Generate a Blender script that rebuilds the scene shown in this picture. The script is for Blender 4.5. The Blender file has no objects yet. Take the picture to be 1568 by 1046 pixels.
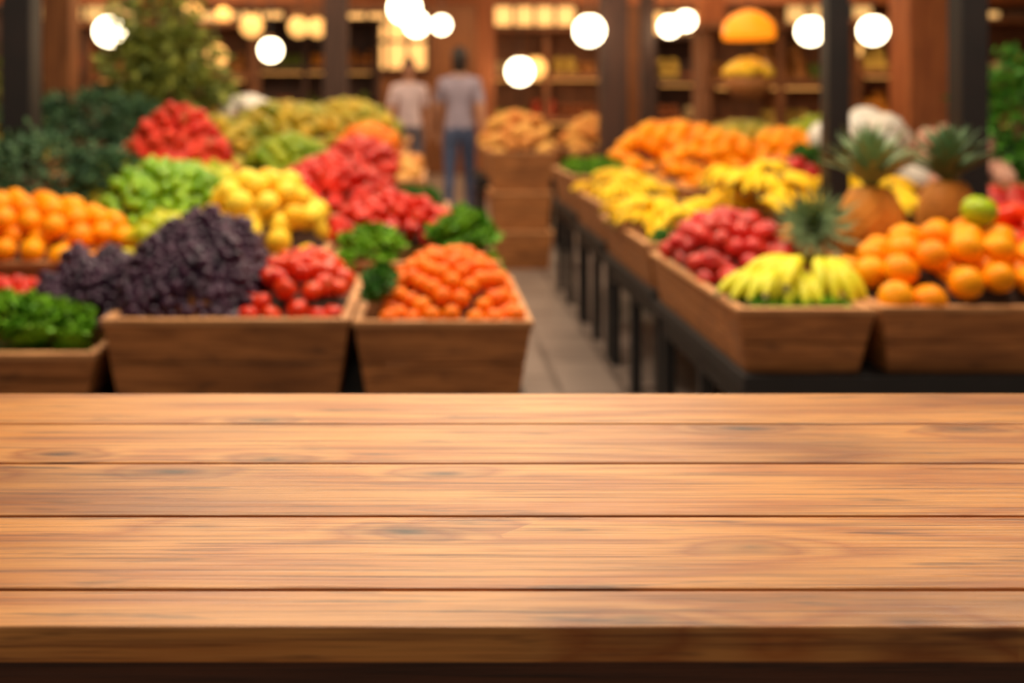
import bpy, math, random
import numpy as np
from mathutils import Vector, Matrix, Euler
random.seed(3); RNG=np.random.default_rng(3)
S=bpy.context.scene
def lin(c):
    return tuple(((v/255)/12.92 if v/255<=0.04045 else ((v/255+0.055)/1.055)**2.4) for v in c)+(1.0,)
# ---------------------------------------------------------------- materials
class NT:
    def __init__(s,name):
        s.m=bpy.data.materials.new(name); s.m.use_nodes=True
        s.n=s.m.node_tree.nodes; s.l=s.m.node_tree.links
        s.b=s.n['Principled BSDF']
    def put(s,sock,v):
        if isinstance(v,bpy.types.NodeSocket): s.l.new(v,sock)
        else: sock.default_value=v
    def new(s,t,**k):
        n=s.n.new(t)
        for a,b in k.items(): setattr(n,a,b)
        return n
    def math(s,op,a,b=0.0,c=0.0,clamp=False):
        n=s.new('ShaderNodeMath',operation=op,use_clamp=clamp)
        s.put(n.inputs[0],a); s.put(n.inputs[1],b); s.put(n.inputs[2],c); return n.outputs[0]
    def vmath(s,op,a,b):
        n=s.new('ShaderNodeVectorMath',operation=op); s.put(n.inputs[0],a); s.put(n.inputs[1],b); return n.outputs[0]
    def noise(s,vec,scale,detail=2,rough=.5):
        n=s.new('ShaderNodeTexNoise'); 
        if vec is not None: s.put(n.inputs['Vector'],vec)
        n.inputs['Scale'].default_value=scale; n.inputs['Detail'].default_value=detail; n.inputs['Roughness'].default_value=rough
        return n.outputs['Fac']
    def mix(s,f,a,b,mode='MIX'):
        n=s.new('ShaderNodeMix',data_type='RGBA',blend_type=mode)
        s.put(n.inputs[0],f); s.put(n.inputs[6],a); s.put(n.inputs[7],b); return n.outputs[2]
    def maprange(s,v,a,b,c,d,smooth=False):
        n=s.new('ShaderNodeMapRange'); n.clamp=True
        if smooth: n.interpolation_type='SMOOTHSTEP'
        s.put(n.inputs[0],v)
        for i,x in enumerate((a,b,c,d)): n.inputs[i+1].default_value=x
        return n.outputs[0]
    def bump(s,h,st,dist=.01):
        n=s.new('ShaderNodeBump'); n.inputs['Strength'].default_value=st; n.inputs['Distance'].default_value=dist
        s.l.new(h,n.inputs['Height']); s.l.new(n.outputs[0],s.b.inputs['Normal'])
def wood(name,dark,mid,light,rough=.45,knots=True,k=1.0,axis=0,fine=1.0,con=1.0):
    t=NT(name)
    tc=t.new('ShaderNodeTexCoord').outputs['Object']
    oi=t.new('ShaderNodeObjectInfo').outputs['Random']
    cb=t.new('ShaderNodeCombineXYZ')
    for i,f in enumerate((37.,11.,5.)): t.put(cb.inputs[i],t.math('MULTIPLY',oi,f))
    v=t.vmath('ADD',tc,cb.outputs[0])
    def sc(lo,hi):
        a=[hi*k]*3; a[axis]=lo*k; return t.vmath('MULTIPLY',v,tuple(a))
    n1=t.noise(sc(.9,7),1,2,.45)
    ring=t.math('MULTIPLY',n1,9.0)
    kcore=None
    if knots:
        vo=t.new('ShaderNodeTexVoronoi',voronoi_dimensions='2D'); t.put(vo.inputs['Vector'],sc(5.2,16)); vo.inputs['Scale'].default_value=1
        sep=t.new('ShaderNodeSeparateColor'); t.l.new(vo.outputs['Color'],sep.inputs[0])
        mask=t.math('GREATER_THAN',sep.outputs[0],.66)
        size=t.maprange(sep.outputs[1],0,1,.35,1)
        wob=t.math('ADD',vo.outputs['Distance'],t.math('MULTIPLY',t.math('SUBTRACT',t.noise(sc(16,55),1,3),.5),.25))
        kk=t.math('MULTIPLY',t.math('MULTIPLY',t.maprange(wob,.0,.42,1,0,True),mask),size)
        ring=t.math('ADD',ring,t.math('MULTIPLY',kk,2.0))
        kcore=t.math('MULTIPLY',t.math('MULTIPLY',t.maprange(wob,-.04,.12,1,0,True),mask),size)
    ring=t.math('ADD',ring,t.math('MULTIPLY',t.noise(sc(3,70),1,4,.65),1.1))
    pp=t.math('PINGPONG',ring,.5)
    rr=t.maprange(pp,.0,.5,0,1)
    rr=t.math('POWER',rr,1.5)
    col=t.mix(rr,lin(light),lin(mid))
    broad=t.noise(sc(1.4,6),1,4,.6)
    col=t.mix(t.maprange(broad,.48,.74,0,.6*con,True),col,lin(dark))
    fib=t.noise(sc(4,230*fine),1,4,.7)
    col=t.mix(t.maprange(fib,.48,.70,0,.8*con),col,lin(dark))
    fib2=t.noise(sc(8,90*fine),1,3,.6)
    col=t.mix(t.maprange(fib2,.59,.72,0,.7*con),col,lin(tuple(c*.7 for c in dark)))
    if kcore is not None:
        col=t.mix(t.math('MULTIPLY',kk,.55),col,lin(dark))
        col=t.mix(t.math('MULTIPLY',kcore,.95),col,lin(tuple(c*.35 for c in dark)))
    t.l.new(col,t.b.inputs['Base Color'])
    t.put(t.b.inputs['Roughness'],t.maprange(fib,.3,.7,rough-.07,rough+.1))
    t.bump(fib,.3,.002)
    return t.m
def fruit(name,c1,c2,rough=.38,bs=0,bst=.2,coat=0.0,c3=None,spec=.22):
    t=NT(name)
    at=t.new('ShaderNodeAttribute',attribute_name='rnd').outputs['Fac']
    tc=t.new('ShaderNodeTexCoord').outputs['Object']
    col=t.mix(at,lin(c1),lin(c2))
    n=t.noise(tc,22,3)
    col=t.mix(t.maprange(n,.45,.75,0,.5),col,lin(c3 if c3 else tuple(c*.82 for c in c2)))
    t.l.new(col,t.b.inputs['Base Color'])
    t.b.inputs['Roughness'].default_value=rough
    t.b.inputs['Specular IOR Level'].default_value=spec
    t.b.inputs['Coat Weight'].default_value=coat
    if bs: t.bump(t.noise(tc,bs,2),bst,.003)
    return t.m
def plain(name,c,rough=.6,metal=0,var=.25,sc=8):
    t=NT(name)
    tc=t.new('ShaderNodeTexCoord').outputs['Object']
    n=t.noise(tc,sc,4)
    col=t.mix(t.maprange(n,.3,.7,0,1),lin(tuple(x*(1-var) for x in c)),lin(tuple(min(255,x*(1+var*.4)) for x in c)))
    t.l.new(col,t.b.inputs['Base Color']); t.b.inputs['Roughness'].default_value=rough; t.b.inputs['Metallic'].default_value=metal
    return t.m
def emit(name,c,st):
    t=NT(name); t.b.inputs['Base Color'].default_value=lin(c)
    t.b.inputs['Emission Color'].default_value=lin(c); t.b.inputs['Emission Strength'].default_value=st
    return t.m
M={}
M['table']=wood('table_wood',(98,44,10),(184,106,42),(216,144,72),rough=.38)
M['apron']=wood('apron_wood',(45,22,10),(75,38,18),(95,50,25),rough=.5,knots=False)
M['crate']=wood('crate_wood',(82,42,14),(150,90,40),(184,116,60),rough=.65,k=1.2,knots=False,fine=.4,con=.9)
M['crate2']=wood('crate_rim_wood',(125,75,38),(190,128,76),(212,150,96),rough=.65,k=1.2,knots=False,fine=.5,con=.6)
M['hallwood']=wood('hall_wood',(66,36,16),(120,70,36),(150,92,50),rough=.6,k=.5,knots=False,axis=2,fine=.3,con=.6)
M['orangewood']=wood('column_wood',(105,50,22),(158,84,42),(180,102,52),rough=.6,k=.5,knots=False,axis=2,fine=.3,con=.6)
M['darkwood']=wood('dark_wood',(35,18,10),(58,31,20),(78,44,28),rough=.6,k=.5,knots=False,axis=2,fine=.3,con=.6)
M['iron']=plain('painted_iron',(28,17,15),.5)
M['black']=plain('black_board',(22,18,20),.5)
M['gap_shade']=plain('brown_gap_shade',(62,36,20),.9)  # dark colour standing in for shade in the gaps between fruit
M['orange']=fruit('orange_peel',(255,160,0),(250,134,0),.42,300,.25,c3=(255,174,8))
M['mandarin']=fruit('mandarin_peel',(248,124,0),(242,98,0),.42,300,.25,c3=(250,136,0))
M['lemon']=fruit('lemon_peel',(246,210,60),(242,172,10),.4,260,.2,c3=(250,218,88))
M['tomato']=fruit('tomato_skin',(208,30,4),(230,66,10),.26,c3=(218,54,8),spec=.35)
M['redp']=fruit('red_pepper_skin',(176,14,12),(216,48,28),.3,c3=(200,54,28),spec=.3)
M['strawb']=fruit('strawberry_skin',(190,20,12),(222,66,42),.38,180,.6,c3=(218,78,48))
M['apple']=fruit('red_apple_skin',(158,6,12),(212,42,34),.26,c3=(220,96,72),spec=.35)
M['gapple']=fruit('green_apple_skin',(185,195,45),(160,178,30),.25)
M['grape']=fruit('dark_grape_skin',(76,38,66),(36,20,42),.38,c3=(100,60,84),spec=.4)
M['ggrape']=fruit('green_grape_skin',(140,180,25),(84,134,14),.25,c3=(165,195,50),spec=.4)
M['lime']=fruit('lime_peel',(165,170,30),(110,142,22),.35,260,.2)
M['limon']=fruit('yellow_green_peel',(220,200,40),(155,170,28),.35,260,.2)
M['mango']=fruit('mango_skin',(205,168,45),(118,134,36),.35,c3=(208,106,38))
M['potato']=fruit('melon_rind',(226,170,86),(202,122,56),.6,60,.3)
M['banana']=fruit('banana_peel',(252,210,30),(242,182,12),.42,c3=(220,186,34))
M['bananag']=fruit('banana_peel_fresh',(240,216,42),(216,204,40),.42,c3=(170,184,36))
M['tip']=plain('banana_tip',(110,95,30),.7)
M['stem']=plain('green_calyx',(60,105,35),.6)
M['lettuce']=fruit('lettuce_leaf',(122,176,32),(62,124,16),.45,c3=(160,204,60))
M['lettuced']=fruit('dark_lettuce_leaf',(80,138,38),(38,88,24),.45)
M['bush']=fruit('blue_green_foliage',(96,130,86),(40,70,52),.55)
M['bush2']=fruit('bright_foliage',(84,146,36),(40,92,26),.5)
M['bush3']=fruit('olive_foliage',(150,152,58),(84,100,40),.55)
M['pine']=fruit('pineapple_rind',(220,142,50),(178,108,38),.55,c3=(125,80,32))
M['crown']=fruit('pineapple_leaf',(136,158,112),(78,110,76),.45)
M['caul']=fruit('cauliflower_curd',(236,226,214),(220,206,190),.7,90,.8)
M['caulp']=fruit('pink_radish_skin',(228,175,150),(205,140,120),.6,90,.5)
M['clay']=plain('clay_pot',(120,70,45),.8)
M['cord']=plain('lamp_cord',(25,20,18),.6)
M['brass']=plain('lamp_brass',(150,100,50),.3,metal=1)
M['globe']=emit('lamp_globe_glass',(255,232,188),12)
M['globed']=emit('amber_lamp_glass',(255,190,105),1.4)
M['strip']=emit('shelf_strip_lamp',(255,180,95),.9)
M['pane']=emit('lit_window_glass',(255,196,118),1.0)
M['amber']=emit('amber_shade',(255,140,20),1.1)
# ---------------------------------------------------------------- mesh tools
class MB:
    def __init__(s): s.v=[];s.f=[];s.m=[]
    def prism(s,p,m=0):
        o=len(s.v); s.v+=[tuple(q) for q in p]
        for f in ((0,3,2,1),(4,5,6,7),(0,1,5,4),(1,2,6,5),(2,3,7,6),(3,0,4,7)):
            s.f.append(tuple(o+i for i in f)); s.m.append(m)
    def box(s,x0,x1,y0,y1,z0,z1,m=0):
        s.prism([(x0,y0,z0),(x1,y0,z0),(x1,y1,z0),(x0,y1,z0),(x0,y0,z1),(x1,y0,z1),(x1,y1,z1),(x0,y1,z1)],m)
    def add(s,P,loc=(0,0,0),rot=None,sc=1,m=None):
        v,f,mi=P; A=np.array(v)*sc
        if rot is not None: A=A@np.array(rot.to_matrix()).T
        A=A+np.array(loc); o=len(s.v); s.v+=[tuple(q) for q in A]
        for i,ff in enumerate(f): s.f.append(tuple(o+j for j in ff)); s.m.append(mi[i] if m is None else m)
    def build(s,name,mats,loc=(0,0,0),smooth=False,bevel=0,parent=None):
        me=bpy.data.meshes.new(name); me.from_pydata(s.v,[],s.f)
        for m in mats: me.materials.append(m)
        me.polygons.foreach_set('material_index',s.m)
        if smooth: me.polygons.foreach_set('use_smooth',[True]*len(s.f))
        a=me.attributes.new('rnd','FLOAT','POINT'); a.data.foreach_set('value',RNG.random(len(s.v)).astype('f')*0+.5)
        me.update()
        o=bpy.data.objects.new(name,me); S.collection.objects.link(o); o.location=loc
        if bevel:
            b=o.modifiers.new('bevel','BEVEL'); b.width=bevel; b.segments=2; b.limit_method='ANGLE'
        if parent: o.parent=parent
        return o
def lathe(prof,seg=20,lobes=0,la=0,m=0):
    v=[];f=[]
    n=len(prof)
    for i,(r,z) in enumerate(prof):
        for j in range(seg):
            a=2*math.pi*j/seg; rr=r*(1+la*math.cos(lobes*a)) if lobes else r
            v.append((rr*math.cos(a),rr*math.sin(a),z))
    for i in range(n-1):
        for j in range(seg):
            k=(j+1)%seg
            f.append((i*seg+j,i*seg+k,(i+1)*seg+k,(i+1)*seg+j))
    f.append(tuple(range(seg))[::-1]); f.append(tuple((n-1)*seg+j for j in range(seg)))
    return v,f,[m]*len(f)
def join(*P):
    v=[];f=[];m=[]
    for a,b,c in P:
        o=len(v); v+=list(a); f+=[tuple(o+i for i in q) for q in b]; m+=list(c)
    return v,f,m
def xf(P,loc=(0,0,0),rot=(0,0,0),sc=(1,1,1)):
    R=np.array(Euler(rot).to_matrix()); A=(np.array(P[0])*np.array(sc))@R.T+np.array(loc)
    return [tuple(a) for a in A],P[1],P[2]
def star(r,z,m=1,n=5,up=.15):
    v=[(0,0,z)];f=[]
    for i in range(n):
        a=2*math.pi*i/n; d=.35*2*math.pi/n
        b=len(v)
        v+= [(r*.35*math.cos(a-d),r*.35*math.sin(a-d),z+.02*r),(r*math.cos(a),r*math.sin(a),z+up*r),(r*.35*math.cos(a+d),r*.35*math.sin(a+d),z+.02*r)]
        f.append((0,b,b+1,b+2))
    return v,f,[m]*len(f)
def ball_prof(n=12,sq=.94,dt=.12,db=.05):
    p=[]
    for i in range(n+1):
        t=math.pi*i/n; r=math.sin(t); z=-math.cos(t)*sq
        if z>0: z-=dt*math.exp(-(r/.28)**2)
        else: z+=db*math.exp(-(r/.25)**2)
        p.append((max(r,.02),z))
    return p
stemP=lambda z,h,r: lathe([(r,z),(r*.8,z+h),(r*1.1,z+h*1.1)],6,m=1)
P_orange=join(lathe(ball_prof(12,.95,.06,.04),20),star(.14,.87))
P_tomato=join(lathe(ball_prof(12,.8,.14,.05),24,5,.035),star(.5,.68,up=.1),stemP(.64,.22,.05))
P_apple=join(lathe([(max(.02,math.sin(math.pi*i/12)*(1+.08*(i/12-.3))),-math.cos(math.pi*i/12)*.93-(.28*math.exp(-(math.sin(math.pi*i/12)/.3)**2) if i>6 else -.15*math.exp(-(math.sin(math.pi*i/12)/.25)**2))) for i in range(13)],20),stemP(.6,.45,.05))
P_lemon=lathe([(.02,-1.3),(.13,-1.25),(.18,-1.12),(.5,-.92),(.8,-.6),(.96,-.2),(.97,.15),(.82,.55),(.52,.9),(.2,1.1),(.14,1.22),(.02,1.28)],16)
P_mango=xf(lathe([(.02,-1.2),(.35,-1.12),(.72,-.8),(.93,-.35),(.95,.1),(.8,.55),(.55,.9),(.25,1.1),(.02,1.15)],16),sc=(.85,1,1))
P_pepper=join(lathe([(.05,-1.15),(.4,-1.2),(.62,-1.0),(.72,-.5),(.86,.1),(.95,.6),(.8,.92),(.4,.98),(.15,.85)],20,4,.09),stemP(.8,.5,.1),star(.4,.88,up=.05))
P_straw=join(lathe([(.03,-1.2),(.3,-1.05),(.6,-.6),(.85,-.05),(.88,.35),(.65,.65),(.1,.72)],12),star(.75,.7,n=7,up=.2))
P_grape=lathe([(max(.03,math.sin(math.pi*i/6)),-math.cos(math.pi*i/6)*1.1) for i in range(7)],8)
def caul():
    v,f,m=lathe([(max(.03,math.sin(math.pi*i/16)),-math.cos(math.pi*i/16)) for i in range(17)],28)
    o=[]
    for x,y,z in v:
        k=1+.09*math.sin(x*9+1)*math.sin(y*9+2)*math.sin(z*9)+.05*math.sin(x*19)*math.sin(y*17)
        o.append((x*k,y*k,z*k*.85))
    L=[]
    for i in range(6): L.append(xf(leafgrid(1.2,.45,.08,.3,5,i,5,5),rot=(math.radians(35),0,i*1.047),loc=(0,0,-.75)))
    L=[(a,b,[1]*len(c)) for a,b,c in L]
    return join((o,f,m),*L)
def tube(path,rad,seg=8,m=0,mend=None,ne=1):
    v=[];f=[];mm=[];n=len(path)
    path=[Vector(p) for p in path]
    for i,p in enumerate(path):
        d=(path[min(i+1,n-1)]-path[max(i-1,0)]).normalized()
        s=d.cross(Vector((0,0,1)));
        if s.length<.05: s=Vector((1,0,0))
        s.normalize(); u=s.cross(d)
        for j in range(seg):
            a=2*math.pi*j/seg; q=p+(s*math.cos(a)+u*math.sin(a))*rad[i]; v.append(tuple(q))
    for i in range(n-1):
        for j in range(seg):
            k=(j+1)%seg; f.append((i*seg+j,i*seg+k,(i+1)*seg+k,(i+1)*seg+j)); mm.append(mend if (mend is not None and (i>=n-1-ne)) else m)
    f.append(tuple(range(seg))); mm.append(m if mend is None else mend); f.append(tuple((n-1)*seg+j for j in range(seg))[::-1]); mm.append(m if mend is None else mend)
    return v,f,mm
def banana(L=.2,a0=25,a1=-65,r=.019):
    p=[Vector((0,0,0))];n=12
    for i in range(n):
        a=math.radians(a0+(a1-a0)*i/(n-1)); p.append(p[-1]+Vector((0,-math.cos(a),math.sin(a)))*L/n)
    rad=[.006,.0065,.011,.016,.0185,.0195,.02,.0195,.0185,.0165,.013,.008,.005]
    return tube(p,[x*r/.019 for x in rad],7,0,1,1)
def bunch(angs,L=.2,seed=0,a0=(18,34),a1=(-62,-50),r=.019,side=.25):
    rr=random.Random(seed); Ps=[]
    for a in angs:
        P=banana(L*rr.uniform(.94,1.06),rr.uniform(*a0),rr.uniform(*a1),r)
        Ps.append(xf(P,rot=(0,math.radians(rr.uniform(-8,8)+a*side),math.radians(a)),loc=(a*.0006,0,rr.uniform(-.006,.006))))
    Ps.append(lathe([(.012,-.015),(.018,0),(.016,.02),(.01,.03)],8,m=1))
    return join(*Ps)
P_bunch=bunch([-42,-25,-9,8,24,40],.19,4)
def leafgrid(L,W,ruf,curl,fr,ph,nu=8,nv=8):
    v=[];f=[]
    for i in range(nu+1):
        u=i/nu
        for j in range(nv+1):
            w=(j/nv-.5)*2
            wid=W*(math.sin(math.pi*min(1,(u*.82+.12)))**.7)
            x=w*wid; y=L*u*(1-.12*w*w)
            e=max(abs(w),u)**2
            z=curl*L*u*u+ruf*e*math.sin(fr*(w*2.2+u*3)+ph)+.25*wid*w*w
            v.append((x,y,z))
    for i in range(nu):
        for j in range(nv):
            a=i*(nv+1)+j; f.append((a,a+1,a+nv+2,a+nv+1))
    return v,f,[0]*len(f)
def rosette(seed=1,n=14):
    rr=random.Random(seed);Ps=[]
    for k in range(n):
        t=k/n
        Ps.append(xf(leafgrid(rr.uniform(.8,1.1),.42,.12,rr.uniform(-.15,.15),rr.uniform(4,6),rr.uniform(0,6)),rot=(math.radians(10+70*t),0,k*2.4)))
    return join(*Ps)
P_ros=rosette(1); P_ros2=rosette(7,16); P_caul=caul()
P_leaf=([(0,0,0),(.28,.45,.06),(0,.5,-.03),(-.28,.45,.06),(0,1,-.12)],[(0,1,4,2),(0,2,4,3)],[0,0])
def inst(name,P,mats,T,extra=None,loc=(0,0,0),parent=None,flat=False):
    """merge transformed copies of prototype P. T: list of 4x4 np arrays. one mesh = one heap"""
    V=np.array(P[0]);nv=len(V);n=len(T)
    A=np.array(T);VV=np.einsum('nij,vj->nvi',A[:,:3,:3],V)+A[:,None,:3,3]
    VV=VV.reshape(-1,3)
    fl=np.concatenate([np.array(f) for f in P[1]]); ct=np.array([len(f) for f in P[1]])
    loops=(fl[None,:]+(np.arange(n)*nv)[:,None]).reshape(-1)
    cnt=np.tile(ct,n); mi=np.tile(np.array(P[2]),n)
    rnd=np.repeat(RNG.random(n),nv)
    if extra:
        ev,ef,em=extra; o=len(VV); VV=np.concatenate([VV,np.array(ev)])
        loops=np.concatenate([loops]+[np.array(f)+o for f in ef]); cnt=np.concatenate([cnt,[len(f) for f in ef]]); mi=np.concatenate([mi,em]); rnd=np.concatenate([rnd,np.full(len(ev),.7)])
    me=bpy.data.meshes.new(name)
    me.vertices.add(len(VV)); me.vertices.foreach_set('co',VV.astype('f').reshape(-1))
    me.loops.add(len(loops)); me.loops.foreach_set('vertex_index',loops.astype('i'))
    st=np.concatenate([[0],np.cumsum(cnt)[:-1]])
    me.polygons.add(len(cnt)); me.polygons.foreach_set('loop_start',st.astype('i')); 
    me.update(calc_edges=True)
    for m in mats: me.materials.append(m)
    me.polygons.foreach_set('material_index',mi.astype('i')); me.polygons.foreach_set('use_smooth',np.ones(len(cnt),bool))
    a=me.attributes.new('rnd','FLOAT','POINT'); a.data.foreach_set('value',rnd.astype('f'))
    me.validate()
    o=bpy.data.objects.new(name,me); S.collection.objects.link(o); o.location=loc
    if parent: o.parent=parent
    return o
def TR(p,e,s):
    m=np.eye(4); m[:3,:3]=np.array(Euler(e).to_matrix())*s; m[:3,3]=p; return m
def heap(name,P,mats,x0,x1,y0,y1,base,H,r,p=2.6,tilt=.6,sp=2.0,pw=.7,lay=2,rz=True,fill=True,jit=.25,bump=0,bf=1.0,own=False):
    cx,cy=(x0+x1)/2,(y0+y1)/2; a,b=(x1-x0)/2,(y1-y0)/2
    def h(x,y):
        q=1-min(1,(abs(x)/a)**p+(abs(y)/b)**p)
        z=H*q**pw
        if bump: z+=bump*(math.sin(x*31*bf+cx*9)*math.sin(y*27*bf+2+x*9)+.6*math.sin(x*57*bf+y*33*bf))*min(1,q*3)
        return z
    mx=min(r*1.1,a*.7); my=min(r*1.0,b*.7)
    T=[];s=sp*r; ny=int(b*2/(s*.87))+1; nx=int(a*2/s)+1
    for L in range(lay):
        for j in range(ny+1):
            for i in range(nx+1):
                x=-a+mx+(i+.5*((j+L)%2))*s; y=-b+my+j*s*.87
                if abs(x)>a-mx+r*.3 or abs(y)>b-my+1e-6: continue
                x=max(-a+mx,min(a-mx,x))
                hh=h(x,y)
                if L and hh<r*(1.2+1.5*L): continue
                x+=random.uniform(-jit,jit)*r; y+=random.uniform(-jit,jit)*r
                z=max(hh-r*(.9+1.4*L),-r*.1)+random.uniform(-.2,.22)*r
                T.append(TR((x,y,z),(random.gauss(0,tilt),random.gauss(0,tilt),random.uniform(0,6.28) if rz else random.uniform(-.5,.5)),r*random.uniform(.90,1.06)))
    ex=None; mm=list(mats)
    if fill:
        if not own: mm.append(M['gap_shade'])  # mound under the fruit, coloured dark so the gaps look shaded
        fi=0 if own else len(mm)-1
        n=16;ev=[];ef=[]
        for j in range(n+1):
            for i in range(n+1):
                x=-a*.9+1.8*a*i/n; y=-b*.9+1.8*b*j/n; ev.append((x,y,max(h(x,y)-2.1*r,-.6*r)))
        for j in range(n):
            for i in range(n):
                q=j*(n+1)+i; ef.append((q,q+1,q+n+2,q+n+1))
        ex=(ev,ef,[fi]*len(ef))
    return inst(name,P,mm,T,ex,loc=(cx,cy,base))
def crate(x0,x1,y0,y1,z0,z1,tp=.03,nb=2,name='wooden_crate'):
    cx,cy=(x0+x1)/2,(y0+y1)/2; a,b,h=(x1-x0)/2,(y1-y0)/2,z1-z0; mb=MB(); th=.014
    g=.004
    for k in range(nb):
        t0=k/nb; t1=(k+1)/nb
        za=t0*h+g*(k>0); zb=t1*h
        ia=tp*(1-za/h); ib=tp*(1-zb/h)
        for sy in (-1,1):
            ya,yb=sy*(b-ia),sy*(b-ib); yi,yj=ya-sy*th,yb-sy*th
            mb.prism([(-a+ia,ya,za),(a-ia,ya,za),(a-ia,yi,za),(-a+ia,yi,za),(-a+ib,yb,zb),(a-ib,yb,zb),(a-ib,yj,zb),(-a+ib,yj,zb)])
        for sx in (-1,1):
            xa,xb=sx*(a-ia),sx*(a-ib); xi,xj=xa-sx*th,xb-sx*th
            mb.prism([(xa,-b+ia+th,za),(xa,b-ia-th,za),(xi,b-ia-th,za),(xi,-b+ia+th,za),(xb,-b+ib+th,zb),(xb,b-ib-th,zb),(xj,b-ib-th,zb),(xj,-b+ib+th,zb)])
    e=.005;w=.022
    mb.box(-a-e,a+e,-b-e,-b+w,h,h+.016,1); mb.box(-a-e,a+e,b-w,b+e,h,h+.016,1)
    mb.box(-a-e,-a+w,-b+w,b-w,h,h+.016,1); mb.box(a-w,a+e,-b+w,b-w,h,h+.016,1)
    mb.box(-a+tp,a-tp,-b+tp,b-tp,.0,.012)
    for sx in (-1,1):
        for sy in (-1,1):
            X=sx*(a-tp-.03);Y=sy*(b-tp-.03); mb.box(X-.015,X+.015,Y-.015,Y+.015,.012,h)
    return mb.build(name,[M['crate'],M['crate2']],loc=(cx,cy,z0),bevel=.003)
def bush(name,ells,leaf,n,mats,pot=None,P=P_leaf):
    T=[]
    for (x,y,z,rx,ry,rz) in ells:
        for _ in range(n):
            d=Vector((random.gauss(0,1),random.gauss(0,1),random.gauss(0,1))).normalized(); q=random.uniform(.55,1.05)*(1+.12*math.sin(d.x*9)+.12*math.sin(d.z*11+d.y*7))
            p=(x+d.x*rx*q,y+d.y*ry*q,z+d.z*rz*q)
            e=d.to_track_quat('Y','Z').to_euler()
            T.append(TR(p,(e.x+random.gauss(0,.5),e.y+random.gauss(0,.8),e.z+random.gauss(0,.5)),leaf*random.uniform(.7,1.3)))
    mb=MB()
    if pot:
        for (px,py,pz0,pz1,pr) in pot:
            mb.add(lathe([(pr*.7,0),(pr*.72,.01),(pr,pz1-pz0-.03),(pr*1.1,pz1-pz0-.03),(pr*1.1,pz1-pz0),(pr*.95,pz1-pz0),(pr*.9,pz1-pz0-.02)],20,m=1),loc=(px,py,pz0))
        for (x,y,z,rx,ry,rz) in ells:
            px,py,_,pz1,_=min(pot,key=lambda q:(q[0]-x)**2+(q[1]-y)**2)
            mb.add(tube([(px,py,pz1-.03),((px+x)/2+.01,(py+y)/2,(pz1+z)/2),(x,y,z)],[.014,.011,.007],6,1))
            for k in range(6):
                d=Vector((random.gauss(0,1),random.gauss(0,1),random.gauss(.3,1))).normalized()
                mb.add(tube([(x,y,z-rz*.4),(x+d.x*rx*.8,y+d.y*ry*.8,z+d.z*rz*.8)],[.007,.003],5,1))
    return inst(name,P,mats+[M['clay']],T,(mb.v,mb.f,mb.m) if mb.v else None)
# ---------------------------------------------------------------- TABLE
table=bpy.data.objects.new('wooden_table',None); S.collection.objects.link(table)
ys=[1.0466,.9449,.8403,.7317,.6203,.5766]
for i in range(5):
    mb=MB(); y1,y0=ys[i],ys[i+1]; g=.0015
    hw=(y1-y0)/2-g
    if i==4: hw+=g
    mb.box(-1.25,1.25,-hw,hw,-.021,0)
    o=mb.build('plank_%d'%(i+1),[M['table']],loc=(.08,(y0+y1)/2-(g if i==4 else 0),.9),bevel=.0014,parent=table)
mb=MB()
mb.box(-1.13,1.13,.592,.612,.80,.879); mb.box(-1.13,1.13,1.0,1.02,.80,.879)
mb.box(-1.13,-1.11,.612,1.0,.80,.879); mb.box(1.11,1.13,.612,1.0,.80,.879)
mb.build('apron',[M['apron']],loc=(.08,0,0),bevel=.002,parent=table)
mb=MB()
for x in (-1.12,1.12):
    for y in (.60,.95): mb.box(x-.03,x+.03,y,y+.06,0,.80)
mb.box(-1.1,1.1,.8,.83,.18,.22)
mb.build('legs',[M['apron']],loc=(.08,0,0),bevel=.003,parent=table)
# ---------------------------------------------------------------- HALL
t=NT('floor_stone'); tc=t.new('ShaderNodeTexCoord').outputs['Object']
br=t.new('ShaderNodeTexBrick'); 
mp=t.new('ShaderNodeMapping'); mp.inputs['Rotation'].default_value=(0,0,math.pi/2); t.l.new(tc,mp.inputs[0]); t.l.new(mp.outputs[0],br.inputs['Vector'])
br.inputs['Scale'].default_value=.9; br.inputs['Color1'].default_value=lin((150,130,120)); br.inputs['Color2'].default_value=lin((108,92,84)); br.inputs['Mortar'].default_value=lin((76,62,56)); br.inputs['Mortar Size'].default_value=.015
col=t.mix(t.maprange(t.noise(tc,2.2,4),.35,.7,0,.6),br.outputs['Color'],lin((166,144,132)))
t.l.new(col,t.b.inputs['Base Color']); t.b.inputs['Roughness'].default_value=.35
mb=MB(); mb.box(-9,12,-3,18,-.1,0); mb.build('floor',[t.m])
mb=MB(); mb.box(-9,12,18,18.2,0,4.2); 
mb.build('wall_back',[M['hallwood']])
mb=MB(); mb.box(-9.2,-9,3,18,0,4.2); mb.build('wall_left',[M['hallwood']])
mb=MB(); mb.box(12,12.2,3,18,0,4.2); mb.build('wall_right',[M['hallwood']])
mb=MB(); mb.box(-9.2,12.2,3,18.2,4.2,4.35); mb.build('ceiling',[M['hallwood']])
mb=MB()
for y in (4,6.5,9,11.5,14,16.5): mb.box(-9,12,y,y+.16,3.95,4.2)
for x in (-6,-3,0,3,6,9): mb.box(x,x+.2,3,18,3.8,3.95)
mb.build('ceiling_beams',[M['hallwood']])
def post(name,x,y,w,mat,z1=3.8,d=None):
    d=d or w; mb=MB(); mb.box(-w/2,w/2,-d/2,d/2,0,z1); mb.box(-w*.75,w*.75,-d*.75,d*.75,0,.12); mb.box(-w*.8,w*.8,-d*.8,d*.8,z1-.15,z1)
    return mb.build(name,[mat],loc=(x,y,0),bevel=.006)
post('iron_post',-1.89,4.62,.135,M['iron'])
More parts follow.
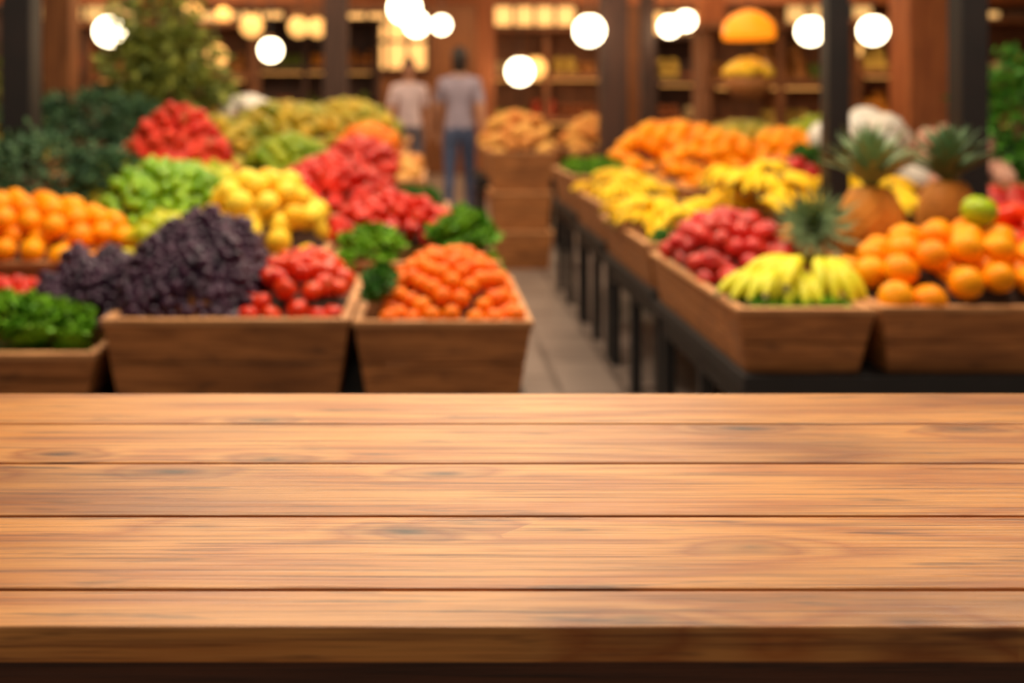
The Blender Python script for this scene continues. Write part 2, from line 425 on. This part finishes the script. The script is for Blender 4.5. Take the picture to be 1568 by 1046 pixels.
post('iron_post',1.64,4.02,.088,M['iron'])
post('iron_post',1.96,3.62,.10,M['iron'])
post('timber_column',1.46,7.9,.2,M['darkwood'])
post('timber_column',1.95,8.9,.12,M['darkwood'])
post('timber_column',4.45,9,.40,M['orangewood'])
post('timber_column',3.4,12,.28,M['orangewood'])
post('timber_column',-.95,10.2,.24,M['darkwood'])
post('timber_column',-3.4,9.2,.26,M['hallwood'])
post('timber_column',5.6,10.5,.28,M['darkwood'])
post('timber_column',.75,13.2,.24,M['orangewood'])
mb=MB(); mb.box(-9,12,13.95,14.15,2.66,3.0); mb.box(-9,12,10.5,10.62,3.1,3.3)
for x in np.arange(-8.5,12,1.0): mb.box(x,x+.07,13.98,14.12,3.0,3.8)
mb.build('timber_lintel',[M['orangewood']])
# shelf stalls in the back
pal=[(215,138,45),(185,70,42),(215,175,80),(118,132,52),(190,122,60),(205,175,125),(150,82,44)]
pm=[fruit('produce_tone_%d'%i,c,tuple(v*.85 for v in c),.4) for i,c in enumerate(pal)]
P_low=lathe(ball_prof(8,.95,.06,.04),10)
def shelf(cx,cy,w,h,seed,ns=3,wm='darkwood'):
    rr=random.Random(seed); mb=MB(); dp=.45
    for x in (-w/2,0,w/2): mb.box(x-.04,x+.04,-dp/2,dp/2,0,h)
    mb.box(-w/2,w/2,dp/2-.03,dp/2,0,h); mb.box(-w/2-.1,w/2+.1,-dp/2-.15,dp/2,h,h+.06)
    for k in range(ns):
        z=.35+k*(h-.4)/ns
        mb.box(-w/2,w/2,-dp/2,dp/2-.03,z,z+.035); mb.box(-w/2,w/2,-dp/2-.02,-dp/2,z,z+.09)
        if k: mb.box(-w/2+.1,w/2-.1,-dp/2+.01,-dp/2+.03,z-.03,z-.012,8)
        x=-w/2+.1
        while x<w/2-.1:
            ww=rr.uniform(.3,.55); mi=rr.randrange(len(pal))+1; r=rr.uniform(.055,.085)
            xx=x+r; hi=rr.uniform(1.5,5.5)
            while xx<min(x+ww,w/2-.08):
                for (yy,zz) in ((-.14,r),(.0,r),(.12,r),(-.07,2.5*r),(.07,2.5*r),(0,3.9*r)):
                    if zz>hi*r or (zz>3*r and rr.random()<.4): continue
                    mb.add(P_low,loc=(xx+rr.uniform(-.02,.02),yy,z+.035+zz),sc=r,m=mi)
                xx+=2.05*r
            x+=ww+.05
    return mb.build('fruit_shelf',[M[wm]]+pm+[M['strip']],loc=(cx,cy,0),smooth=False)
for i,(x,y,w,h) in enumerate([(-5.9,13.5,2.6,2.3),(-3.2,12.6,2.0,2.2),(-1.9,15.5,2.2,2.5),(1.7,14.6,1.7,2.3),(4.3,14.8,2.0,2.2),(6.9,13.2,2.6,2.3),(9.5,14.0,2.4,2.5),(3.6,10.4,1.5,2.0),(-5.2,9.4,2.2,2.1)]):
    o=shelf(x,y,w,h,i,wm='hallwood' if i%2 else 'darkwood'); 
    for p in o.data.polygons: p.use_smooth = p.material_index>0
def window(i,x,z,w,h,mat='pane'):
    mb=MB(); mb.box(-w/2,w/2,0,.02,-h/2,h/2,1)
    for k in range(5): xx=-w/2+k*w/4; mb.box(xx-.03,xx+.03,-.05,.02,-h/2,h/2)
    for zz in (-h/2,0,h/2): mb.box(-w/2-.03,w/2+.03,-.05,.02,zz-.03,zz+.03)
    mb.build('window_%d'%i,[M['darkwood'],M[mat]],loc=(x,17.93,z))
for i,(x,z,w,h) in enumerate([(-6.2,2.6,1.8,.9),(-3.4,2.5,1.6,.9),(-.75,2.4,1.45,1.05),(1.9,2.65,1.5,.8),(4.6,2.5,1.4,.9),(7.2,2.6,1.6,.9),(9.6,2.5,1.4,.9),(1.9,1.5,1.6,.9),(-5,1.6,1.4,.8)]): window(i+1,x,z,w,h)
# hanging pendants
def lamp(x,y,z,r,mat='globe'):
    mb=MB()
    mb.add(lathe([(max(.03,math.sin(math.pi*i/14)),-math.cos(math.pi*i/14)) for i in range(15)],24),sc=r)
    mb.add(lathe([(.35,.9),(.38,1.0),(.3,1.15),(.1,1.3),(.04,1.35)],16,m=1),sc=r)
    mb.add(tube([(0,0,r*1.3),(0,0,4.2-z)],[.006,.006],6,2))
    return mb.build('pendant_globe_lamp',[M[mat],M['brass'],M['cord']],loc=(x,y,z),smooth=True)
# (x, y, z, radius) of each hanging lamp, metres
for q in [(-2.31,7.2,1.75,.105),(-1.35,8.5,1.69,.095),(-2.03,9.5,1.69,.11,'globed'),(-1.78,10,2.02,.115,'globed'),(-1.44,11,2.09,.115,'globed'),(-1.30,11.6,2.13,.115,'globed'),
          (-.176,7.2,1.92,.115),(-.10,8.1,1.88,.10),(.12,9.4,1.98,.085),(1.21,7.5,1.78,.112),(2.08,8.6,1.90,.09),(2.40,9.3,2.01,.09),(2.80,7.3,1.76,.10),(3.57,8.0,1.82,.11),(1.19,13,1.67,.17),(1.51,14.1,1.76,.16,'globed'),(-2.85,12,2.36,.11,'globed'),(-2.6,12.6,2.36,.11,'globed'),(4.0,13.0,1.8,.12,'globed'),(5.1,12.0,1.9,.12,'globed')]:
    lamp(*q)
def basket(x,y,z,r,P,mats,n,fr):
    mb=MB(); mb.add(lathe([(r*.5,0),(r*.85,.1),(r,.2),(r*.97,.2),(r*.8,.1),(r*.45,.02)],24))
    for k in range(3):
        a=k*2.1; mb.add(tube([(r*math.cos(a),r*math.sin(a),.2),(0,0,.52)],[.006,.006],5,2))
    for k in range(n):
        a=random.uniform(0,6.28); q=r*.85*math.sqrt(random.random()); mb.add(P_low,loc=(q*math.cos(a),q*math.sin(a),.2+.14*(1-(q/r)**2)),sc=fr,m=1)
    mb.build('hanging_fruit_basket',[M['crate'],mats,M['cord']],loc=(x,y,z),smooth=True)
basket(2.86,8.9,1.27,.22,None,M['lemon'],70,.05)
mb=MB(); mb.add(lathe([(.22,0),(.23,.06),(.21,.15),(.14,.22),(.04,.26)],24)); mb.add(lathe([(.03,.02),(.19,.02),(.19,.04),(.03,.04)],24)); mb.add(tube([(0,0,.25),(0,0,2.38)],[.006,.006],5,1))
mb.build('amber_pendant_shade',[M['amber'],M['cord']],loc=(2.86,8.9,1.81),smooth=True)
# ---------------------------------------------------------------- STANDS
def stand(name,levels):
    mb=MB()
    for (x0,x1,y0,y1,z) in levels:
        mb.box(x0,x1,y0,y1,z-.045,z); 
        mb.box(x0+.03,x1-.03,y0+.03,y0+.05,z-.12,z-.045); mb.box(x0+.03,x0+.05,y0+.03,y1-.03,z-.12,z-.045); mb.box(x1-.05,x1-.03,y0+.03,y1-.03,z-.12,z-.045)
        nx=max(1,round((x1-x0)/.8)); ny=max(1,round((y1-y0)/.5))
        for i in range(nx+1):
            for j in range(ny+1):
                x=x0+.05+(x1-x0-.1)*i/nx; y=y0+.05+(y1-y0-.1)*j/ny; mb.box(x-.022,x+.022,y-.022,y+.022,0,z-.045)
    return mb.build(name,[M['black']],bevel=.003)
stand('left_display_stand',[(-2.2,.25,2.48,3.17,.46),(-2.2,.23,3.18,3.92,.50),(-2.2,.10,3.93,4.75,.56),(-2.2,.0,4.76,5.7,.62),(-2.2,-.12,5.71,8.2,.68)])
stand('right_display_stand',[(.82,2.9,2.59,3.66,.50),(.82,2.9,3.67,4.70,.52),(.82,2.9,4.71,5.6,.56),(.82,2.9,5.61,6.6,.60)])
# left front crates
crate(-.81,-.2,2.47,3.12,.46,.66); crate(-.185,.255,2.47,3.14,.46,.655); crate(-1.45,-.83,2.47,2.8,.46,.575)
heap('dark_grape_heap',P_grape,[M['grape']],-.84,-.44,2.49,3.08,.66,.225,.0125,p=2.6,sp=1.75,lay=3,bump=.03,jit=.7,pw=.6,own=True)
crate(-1.2,-.83,2.82,3.13,.46,.64)
heap('dark_grape_heap',P_grape,[M['grape']],-1.14,-.76,2.72,3.08,.64,.14,.0125,p=2.4,sp=1.75,lay=3,bump=.026,jit=.7,own=True)
heap('tomato_heap',P_tomato,[M['tomato'],M['stem']],-.49,-.205,2.49,3.06,.675,.135,.029,p=2.3,pw=.85,tilt=.5,jit=.2,sp=2.1)
heap('mandarin_heap',P_orange,[M['mandarin'],M['stem']],-.125,.245,2.48,3.12,.675,.135,.0245,p=2.1,pw=.9,jit=.2,sp=2.15)
heap('leafy_green_bunch',P_ros,[M['lettuced']],-.19,-.08,2.50,2.78,.68,.10,.055,lay=2,fill=False,tilt=.4,sp=.8)
heap('lettuce_heap',P_ros2,[M['lettuce']],-1.43,-.85,2.47,2.78,.57,.14,.065,p=3,lay=2,tilt=.35,sp=.95,own=True)
crate(-1.6,-1.2,2.82,3.13,.46,.62); heap('radish_heap',P_apple,[M['redp'],M['stem']],-1.6,-1.08,2.82,3.10,.63,.07,.026)
# row B
crate(-1.95,-1.0,3.2,3.85,.50,.69); 
heap('orange_heap',P_orange,[M['orange'],M['stem']],-1.95,-.99,3.19,3.75,.71,.20,.042,p=2.6,pw=.9,jit=.18,sp=2.1)
crate(-.985,-.84,3.2,3.85,.50,.70); heap('lemon_heap',P_lemon,[M['limon']],-1.02,-.82,3.2,3.7,.71,.13,.034,p=2.4,tilt=1.2)
crate(-.83,-.34,3.2,3.88,.50,.71); heap('yellow_mango_heap',P_orange,[M['lemon'],M['stem']],-.82,-.34,3.2,3.8,.72,.27,.046,p=2.2,tilt=.8,jit=.15)
crate(-.32,.225,3.18,3.55,.50,.69)
heap('lettuce_heap',P_ros2,[M['lettuce']],-.33,-.06,3.16,3.5,.69,.12,.06,p=2,lay=2,tilt=.35,sp=1.0,own=True)
heap('lettuce_heap',P_ros2,[M['lettuce']],-.04,.27,3.18,3.6,.69,.17,.06,p=2,lay=2,tilt=.35,sp=1.0,own=True)
crate(-.32,.225,3.57,3.91,.50,.72); heap('red_pepper_heap',P_pepper,[M['redp'],M['stem']],-.36,.1,3.5,3.95,.74,.14,.032,p=2.3,tilt=1.2)
# row C
crate(-1.75,-.75,3.95,4.72,.56,.80)
heap('green_grape_heap',P_grape,[M['ggrape']],-1.30,-.76,3.62,4.25,.74,.25,.026,p=2.2,sp=1.8,lay=3,jit=.6,bump=.02)
heap('lemon_heap',P_lemon,[M['limon']],-1.55,-.74,4.0,4.6,.80,.18,.04,p=3,tilt=1.2)
heap('strawberry_heap',P_straw,[M['strawb'],M['stem']],-1.38,-.86,4.2,4.72,.88,.35,.032,p=2,pw=.75,tilt=1.2,lay=3,own=True)
crate(-.73,-.2,3.95,4.72,.56,.76); heap('red_pepper_heap',P_pepper,[M['redp'],M['stem']],-.68,-.15,3.95,4.6,.78,.22,.033,p=2.2,tilt=1.2)
crate(-.19,.09,3.95,4.72,.56,.74); heap('lettuce_heap',P_ros2,[M['lettuced']],-.2,.08,3.95,4.7,.74,.12,.06,p=2.5,sp=1.0,tilt=.35,own=True)
# row D/E
crate(-.9,-.02,4.78,5.68,.62,.84)
heap('red_pepper_heap',P_pepper,[M['redp'],M['stem']],-.56,-.13,4.75,5.3,.85,.21,.034,p=2.2,tilt=1.2)
heap('lime_heap',P_orange,[M['lime'],M['stem']],-.95,-.5,4.8,5.6,.85,.22,.038,p=2.2)
heap('melon_heap',P_orange,[M['potato'],M['stem']],-.17,-.02,4.8,5.65,.84,.12,.045,p=2.2)
crate(-1.9,-.94,4.8,5.68,.62,.86); heap('mango_heap',P_mango,[M['mango']],-1.35,-.92,4.9,5.68,.87,.3,.045,p=2.2,tilt=1.2)
crate(-1.4,-.14,5.75,6.9,.68,.9)
heap('mango_heap',P_mango,[M['mango']],-1.35,-.45,5.75,6.8,.91,.34,.05,p=2.2,tilt=1.2)
heap('mandarin_heap',P_orange,[M['mandarin'],M['stem']],-.60,-.16,5.75,6.8,.9,.2,.045,p=2.4)
crate(-1.4,-.14,7.0,8.1,.68,.95); heap('melon_heap',P_orange,[M['mango'],M['stem']],-1.05,-.18,7.0,8.1,.95,.32,.06,p=2.2)
# ---- right
crate(.81,1.165,2.6,3.64,.50,.66); crate(1.185,2.1,2.6,3.54,.50,.665)
b1=bunch([-64,-53,-42,-31],.23,11,(8,16),(-42,-32),.021,.1); b2=bunch([-20,-8,4,16],.195,5,(5,14),(-56,-44),.021,.1)
def put(name,P,mats,loc,rot=(0,0,0),sc=1):
    return inst(name,P,mats,[TR((0,0,0),rot,sc)],loc=loc)
put('banana_bunch',b1,[M['bananag'],M['tip']],(1.085,2.85,.765),(math.radians(10),0,0))
put('banana_bunch',b2,[M['bananag'],M['tip']],(1.12,2.85,.765),(math.radians(12),0,.10))
put('banana_bunch',b1,[M['bananag'],M['tip']],(1.01,2.83,.725),(math.radians(2),0,.05))
put('banana_bunch',b2,[M['bananag'],M['tip']],(1.03,2.83,.725),(math.radians(2),0,-.2))
heap('lettuce_heap',P_ros2,[M['lettuce']],.83,1.16,2.62,2.95,.65,.035,.05,p=3,sp=.9,tilt=.35,own=True)
heap('red_apple_heap',P_apple,[M['apple'],M['stem']],.81,1.17,2.98,3.62,.68,.19,.033,p=2.4)
heap('orange_heap',P_orange,[M['orange'],M['stem']],1.195,1.82,2.6,3.10,.70,.18,.044,p=2.3,jit=.12,sp=2.05)
heap('tomato_heap',P_tomato,[M['tomato'],M['stem']],1.66,2.1,2.72,3.2,.70,.24,.046,p=2.6)
put('green_apple',P_apple,[M['gapple'],M['stem']],(1.565,2.83,.905),(.3,.2,0),.048)
def pineapple(loc,rot=(0,0,0),s=1.0,seed=0):
    rr=random.Random(seed); seg=52;n=44;v=[];f=[];H=.21;R=.078
    for i in range(n+1):
        u=i/n; r=R*(math.sin(math.pi*(.09+.84*u))**.45)
        if i in(0,n): r*=.5
        for j in range(seg):
            a=2*math.pi*j/seg
            q=r*(1+.05*abs(math.sin(6.5*a+u*19)*math.sin(-6.5*a+u*19))*1.6-.03); v.append((q*math.cos(a),q*math.sin(a),H*u))
    for i in range(n):
        for j in range(seg):
            k=(j+1)%seg; f.append((i*seg+j,i*seg+k,(i+1)*seg+k,(i+1)*seg+j))
    f.append(tuple(range(seg))[::-1]); f.append(tuple(n*seg+j for j in range(seg)))
    m=[0]*len(f); P=[(v,f,m)]
    for k in range(64):
        t=k/64; a=k*2.4; Ln=.165*(1-.2*t)*rr.uniform(.85,1.1); el=math.radians(38+48*t); w=.018
        lv=[];lf=[]
        for i in range(6):
            u=i/5; bend=el-(.5*(1-t))*u*u
            y=Ln*u*math.cos(bend); z=Ln*u*math.sin(el-.25*u*(1-t)); ww=w*(1-u)**.6*(1-.2*u)+.0006
            lv+=[(-ww,y,z+.25*ww),(0,y,z-.3*ww),(ww,y,z+.25*ww)]
        for i in range(5):
            for j in range(2): q=i*3+j; lf.append((q,q+1,q+4,q+3))
        P.append(xf((lv,lf,[1]*len(lf)),loc=(0,0,H-.005+.035*t),rot=(0,0,a)))
    T=[TR((0,0,0),rot,s)]
    return inst('pineapple',join(*P),[M['pine'],M['crown']],T,loc=loc)
pineapple((1.43,3.22,.68),s=1.27,seed=1); pineapple((1.77,3.40,.70),(0,0,1),s=1.2,seed=2)
pineapple((1.25,3.36,.71),(math.radians(62),0,math.radians(-10)),.95,3)
# row 2
def bheap(x0,x1,y0,y1,z,H,n,seed,mat='banana'):
    rr=random.Random(seed);T=[];cx,cy=(x0+x1)/2,(y0+y1)/2;a,b=(x1-x0)/2,(y1-y0)/2
    for k in range(n):
        x=rr.uniform(-1,1);y=rr.uniform(-1,1); q=max(0,1-(x*x+y*y)/2)
        T.append(TR((x*a*.62,y*b*.75+.06,H*q*rr.uniform(.5,1)+.05),(rr.gauss(0,.2),rr.gauss(0,.2),rr.gauss(0,.7)),rr.uniform(.85,1.0)))
    return inst('banana_heap',P_bunch,[M[mat],M['tip']],T,loc=(cx,cy,z))
crate(.81,1.22,3.70,4.68,.52,.68)
bheap(.84,1.2,3.95,4.5,.65,.11,16,1)
heap('lettuce_heap',P_ros2,[M['lettuced']],.83,1.2,3.70,3.95,.68,.06,.05,p=3,sp=1.0,tilt=.35,own=True)
crate(1.24,1.585,3.70,4.68,.52,.74); bheap(1.22,1.58,3.85,4.6,.72,.20,24,2)
crate(1.70,2.05,3.72,4.68,.52,.74); bheap(1.69,2.06,3.85,4.6,.71,.16,20,6)
crate(2.1,2.85,3.72,4.68,.52,.74); heap('red_apple_heap',P_apple,[M['apple'],M['stem']],2.1,2.85,3.72,4.66,.75,.11,.04)
crate(.81,1.22,4.74,5.58,.56,.73); bheap(.84,1.2,4.85,5.5,.69,.11,16,3)
crate(1.24,1.95,4.74,5.58,.56,.80); heap('mango_heap',P_mango,[M['orange']],1.24,1.85,5.0,5.58,.81,.27,.046,p=2.2,tilt=1.2)
heap('red_apple_heap',P_apple,[M['apple'],M['stem']],1.55,1.95,4.74,5.1,.82,.14,.038)
crate(1.97,2.85,4.74,5.58,.56,.82); 
crate(.81,1.22,5.64,6.5,.60,.80); heap('lettuce_heap',P_ros2,[M['lettuce']],.81,1.2,5.64,6.5,.80,.09,.07,p=3,sp=1.0,tilt=.35,own=True)
crate(1.24,1.95,5.64,6.5,.60,.84); heap('mango_heap',P_mango,[M['orange']],1.1,1.9,5.7,6.5,.84,.29,.055,p=2.2,tilt=1.2)
crate(1.97,2.85,5.64,6.5,.60,.84); heap('orange_heap',P_orange,[M['orange'],M['stem']],1.97,2.4,5.64,6.5,.84,.24,.05,p=2.2)
heap('lettuce_heap',P_ros2,[M['lettuced']],1.82,2.05,4.85,5.3,.84,.18,.06,p=2,sp=1.0,tilt=.35,own=True)
heap('cauliflower_heap',P_caul,[M['caul'],M['lettuced']],1.98,2.50,4.80,5.5,.84,.36,.095,p=2.2,tilt=.3,sp=1.7,fill=False,lay=3)
heap('radish_heap',P_caul,[M['caulp'],M['stem']],2.42,2.88,4.76,5.4,.84,.28,.055,p=2.2,tilt=.6,sp=1.7,lay=3)
crate(-1.52,-1.12,6.95,7.4,.967,1.14); heap('cauliflower_heap',P_caul,[M['caul'],M['lettuced']],-1.52,-1.12,6.95,7.4,1.14,.18,.085,p=2.2,tilt=.3,sp=1.7,fill=False,lay=3)
# centre stack
crate(.45,.92,7.35,7.85,0,.27); crate(.46,.91,7.35,7.85,.287,.56); crate(.45,.92,7.35,7.85,.577,.86)
heap('melon_heap',P_orange,[M['potato'],M['stem']],.45,.92,7.35,7.85,.87,.2,.055,p=2.2)
stand('rear_display_stand',[(.4,1.86,8.3,9.3,.62),(2.1,3.6,7.3,8.4,.62),(-4.6,-2.3,6.2,8.0,.62)])
crate(.45,1.10,8.32,9.25,.62,.86); heap('melon_heap',P_mango,[M['potato']],.45,1.10,8.32,9.25,.86,.33,.06,p=2.2,tilt=1.2)
crate(1.15,1.8,8.32,9.25,.62,.84); heap('orange_heap',P_orange,[M['potato'],M['stem']],1.15,1.8,8.32,9.25,.84,.3,.06,p=2.2)
crate(2.15,3.5,7.35,8.35,.62,.86); heap('mango_heap',P_mango,[M['mango']],2.15,2.8,7.35,8.35,.86,.25,.06,p=2.2,tilt=1.2); heap('lime_heap',P_orange,[M['lime'],M['stem']],2.8,3.5,7.35,8.35,.86,.3,.06,p=2.2)
crate(-4.5,-2.4,6.25,7.9,.62,.86); heap('mango_heap',P_mango,[M['mango']],-3.8,-2.4,6.3,7.8,.86,.3,.07,p=2.2,tilt=1.2)
# foliage
bush('potted_herb',[(-1.62,4.1,.94,.26,.2,.17),(-1.33,4.15,.90,.14,.16,.12),(-1.98,4.05,.92,.25,.2,.16)],.035,1500,[M['bush']],[(-1.62,4.15,.56,.84,.1),(-2.0,4.15,.56,.84,.1)])
bush('potted_shrub',[(-1.85,5.5,1.16,.30,.25,.14),(-2.1,5.4,1.12,.25,.25,.13),(-1.6,5.4,1.12,.16,.2,.12)],.04,1300,[M['bush']],[(-1.85,5.4,.62,1.02,.13)])
bush('tall_potted_plant',[(-1.80,7.0,1.55,.3,.3,.24),(-1.95,7.1,1.86,.32,.3,.28),(-1.75,7.0,1.32,.36,.3,.18),(-2.05,7.1,1.5,.26,.3,.25)],.075,600,[M['bush3']],[(-1.86,7.0,.68,1.12,.17)])
bush('potted_shrub',[(3.0,5.05,1.15,.3,.3,.3),(3.15,5.0,.85,.3,.3,.22),(2.98,4.95,.72,.22,.25,.2),(3.4,5.1,1.3,.3,.3,.25)],.06,1000,[M['bush2']],[(3.15,5.0,0,.5,.2)])
bush('tall_potted_plant',[(-3.3,6.9,1.3,.4,.4,.3),(-3.6,7,1.7,.4,.4,.3)],.07,800,[M['bush3']],[(-3.4,7,.62,1.0,.18)])
# ---------------------------------------------------------------- PEOPLE
def skinmesh(name,J,E,mats,fmat,root=0,sub=2,loc=(0,0,0),parent=None,rotz=0):
    me=bpy.data.meshes.new(name+'_s'); me.from_pydata([j[0] for j in J],E,[]); o=bpy.data.objects.new(name+'_s',me); S.collection.objects.link(o)
    sk=o.modifiers.new('skin','SKIN'); sk.use_smooth_shade=True; sb=o.modifiers.new('sub','SUBSURF'); sb.levels=sub
    for i,j in enumerate(J):
        r=j[1]; me.skin_vertices[0].data[i].radius=r if isinstance(r,tuple) else (r,r); me.skin_vertices[0].data[i].use_root=(i==root)
    dg=bpy.context.evaluated_depsgraph_get(); dg.update()
    nm=bpy.data.meshes.new_from_object(o.evaluated_get(dg)); bpy.data.objects.remove(o)
    nm.materials.clear()
    for m in mats: nm.materials.append(m)
    for p in nm.polygons: p.material_index=fmat(p.center); p.use_smooth=True
    r=bpy.data.objects.new(name,nm); S.collection.objects.link(r); r.parent=parent; return r
M['skin']=plain('skin',(195,140,112),.55,var=.06); M['hair']=plain('dark_hair',(38,24,20),.6); M['hair2']=plain('brown_hair',(80,50,32),.6)
M['jeans']=plain('blue_jeans',(66,78,112),.8); M['trous']=plain('grey_trousers',(90,84,98),.8)
M['sh1']=plain('lavender_grey_shirt',(156,142,160),.8,var=.1); M['sh2']=plain('pale_pink_shirt',(230,206,214),.8,var=.1); M['shoe']=plain('shoe_leather',(35,28,26),.5); M['eye']=plain('eye_dark',(30,20,18),.2); M['lip']=plain('lips',(160,80,75),.4)
def person(name,x,y,rz,h,shirt,pants,hair,longhair,ph):
    E_=bpy.data.objects.new(name,None); S.collection.objects.link(E_); 
    st=.13*ph
    J=[((0,0,.96),(.15,.11)),((0,0,1.10),(.13,.095)),((0,-.005,1.28),(.16,.11)),((0,0,1.41),(.14,.095)),((0,.005,1.50),.055),((0,-.01,1.57),.052)]
    E=[(0,1),(1,2),(2,3),(3,4),(4,5)]
    for s in (-1,1):
        b=len(J); q=s*st
        J+=[((s*.175,0,1.42),.062),((s*.225,.02-q*.5,1.15),.045),((s*.235,-.07-q*1.2,.92),.029)]
        E+=[(3,b),(b,b+1),(b+1,b+2)]
        b=len(J)
        J+=[((s*.09,0,.88),(.098,.1)),((s*.095,q*.6-.03,.50),.062),((s*.095,q*1.5+.03,.10),.042),((s*.10,q*1.5-.03,.045),.042),((s*.11,q*1.5-.14,.035),.034)]
        E+=[(0,b),(b,b+1),(b+1,b+2),(b+2,b+3),(b+3,b+4)]
    def fm(c):
        if c.z<.085: return 3
        if abs(c.x)<.2 and c.z<.97 and not(abs(c.x)>.195): return 1
        if c.z>1.49: return 2
        if abs(c.x)>.17 and c.z<1.22: return 2
        return 0
    skinmesh('body',J,E,[M[shirt],M[pants],M['skin'],M['shoe']],fm,parent=E_)
    for s in (-1,1):
        q=s*st; W=Vector((s*.235,-.07-q*1.2,.93)); J=[(tuple(W),.026),(tuple(W+Vector((0,-.012,-.045))),(.028,.018)),(tuple(W+Vector((0,-.018,-.085))),(.036,.015))];E=[(0,1),(1,2)]
        for k,(dy,L_) in enumerate(((-.030,.068),(-.010,.078),(.010,.073),(.028,.058))):
            b=len(J); p0=W+Vector((0,-.018+dy,-.098)); J+=[(tuple(p0),.0095),(tuple(p0+Vector((-s*.008,-.004,-L_*.5))),.009),(tuple(p0+Vector((-s*.024,-.006,-L_*.95))),.0075)]; E+=[(2,b),(b,b+1),(b+1,b+2)]
        b=len(J); J+=[(tuple(W+Vector((-s*.006,-.045,-.06))),.011),(tuple(W+Vector((-s*.014,-.062,-.095))),.009)]; E+=[(1,b),(b,b+1)]
        skinmesh('hand',J,E,[M['skin']],lambda c:0,sub=1,parent=E_)
    # head
    v,f,m=lathe([(max(.03,math.sin(math.pi*i/18)),-math.cos(math.pi*i/18)) for i in range(19)],28)
    hv=[]
    for (a,b,c) in v:
        wz=1-.28*max(0,-c)**1.5; xx=a*.077*wz; yy=b*.097*(wz if b<0 else 1-.45*max(0,-c)); zz=c*.118
        if b<-.6:
            yy-=.022*math.exp(-(a/.16)**2-((c+.12)/.2)**2)+.006*math.exp(-(a/.3)**2-((c+.5)/.12)**2)
            yy+=.008*(math.exp(-((abs(a)-.38)/.16)**2-((c-.08)/.12)**2))
        hv.append((xx,yy-.015,zz+1.665))
    mb=MB(); mb.add((hv,f,m))
    for s in (-1,1):
        mb.add(P_grape,loc=(s*.03,-.098,1.672),sc=.011,m=1); mb.add(xf(P_grape,sc=(.35,.8,1.2)),loc=(s*.078,-.01,1.66),sc=.026,m=0)
    mb.add(xf(P_grape,sc=(1.6,.5,.35)),loc=(0,-.103,1.612),sc=.016,m=2)
    mb.build('head',[M['skin'],M['eye'],M['lip']],smooth=True,parent=E_)
    hv=[];
    for (a,b,c) in v:
        low=-.75 if longhair else -.25
        cc=max(c,low if b>-.1 else .38+.2*b)
        hv.append((a*.086*(1 if c>0 else .98),b*.104-.012+(0.012 if b>0 else 0),cc*.126*(1.6 if (longhair and cc<0) else 1)+1.672))
    mb=MB(); mb.add((hv,f,m)); mb.build('hair',[M[hair]],smooth=True,parent=E_)
    E_.location=(x,y,0); E_.rotation_euler=(0,0,rz); E_.scale=(h/1.79,)*3
person('walking_woman',.32,10.4,math.pi-.1,1.84,'sh1','jeans','hair',True,1)
person('walking_man',-.24,12.0,.1,1.80,'sh2','trous','hair2',False,-1)
# ---------------------------------------------------------------- LIGHT
w=bpy.data.worlds.new('World'); S.world=w; w.use_nodes=True
w.node_tree.nodes['Background'].inputs[0].default_value=(1,.87,.68,1); w.node_tree.nodes['Background'].inputs[1].default_value=.27
def area(x,y,z,sx,sy,p,c,rot=(0,0,0)):
    l=bpy.data.lights.new('area_light','AREA'); l.shape='RECTANGLE'; l.size=sx; l.size_y=sy; l.energy=p; l.color=c
    o=bpy.data.objects.new('added_light',l); S.collection.objects.link(o); o.location=(x,y,z); o.rotation_euler=rot  # added area light, no fixture modelled
area(.08,1.12,1.80,.4,.3,4.6,(1,.89,.70))  # unseen lamp added above the table for a soft pool of light
area(.50,3.75,2.12,1.0,.4,7.5,(1,.86,.64),(math.radians(-48),0,0))  # out-of-view lamp added and tilted to put a sheen on the tabletop
area(-.6,3.0,3.4,1.4,1.0,98,(1,.87,.66),(math.radians(6),0,0)); area(2.0,3.0,3.4,1.2,1.0,86,(1,.87,.66),(math.radians(6),0,0))  # unseen lamps added over the front crates to light the produce
area(0,6.2,3.7,4,1.2,120,(1,.85,.62)); area(0,9,3.7,6,1.6,120,(1,.79,.52)); area(4,12,3.6,4,1.6,190,(1,.72,.42)); area(-4,12,3.6,4,1.6,190,(1,.72,.42)); area(1,16.3,3.6,9,1.2,210,(1,.72,.42))  # unseen lamps added under the roof to brighten hall and back stalls
S.view_settings.view_transform='Standard'
# ---------------------------------------------------------------- CAMERA
c=bpy.data.cameras.new('Camera'); co=bpy.data.objects.new('Camera',c); S.collection.objects.link(co); S.camera=co
co.location=(0,0,1.2); co.rotation_euler=(math.pi/2,0,0)
c.lens=35; c.sensor_width=36; c.shift_x=.08125; c.shift_y=-.2284; c.clip_start=.05; c.clip_end=100
c.dof.use_dof=True; c.dof.focus_distance=.72; c.dof.aperture_fstop=3.7
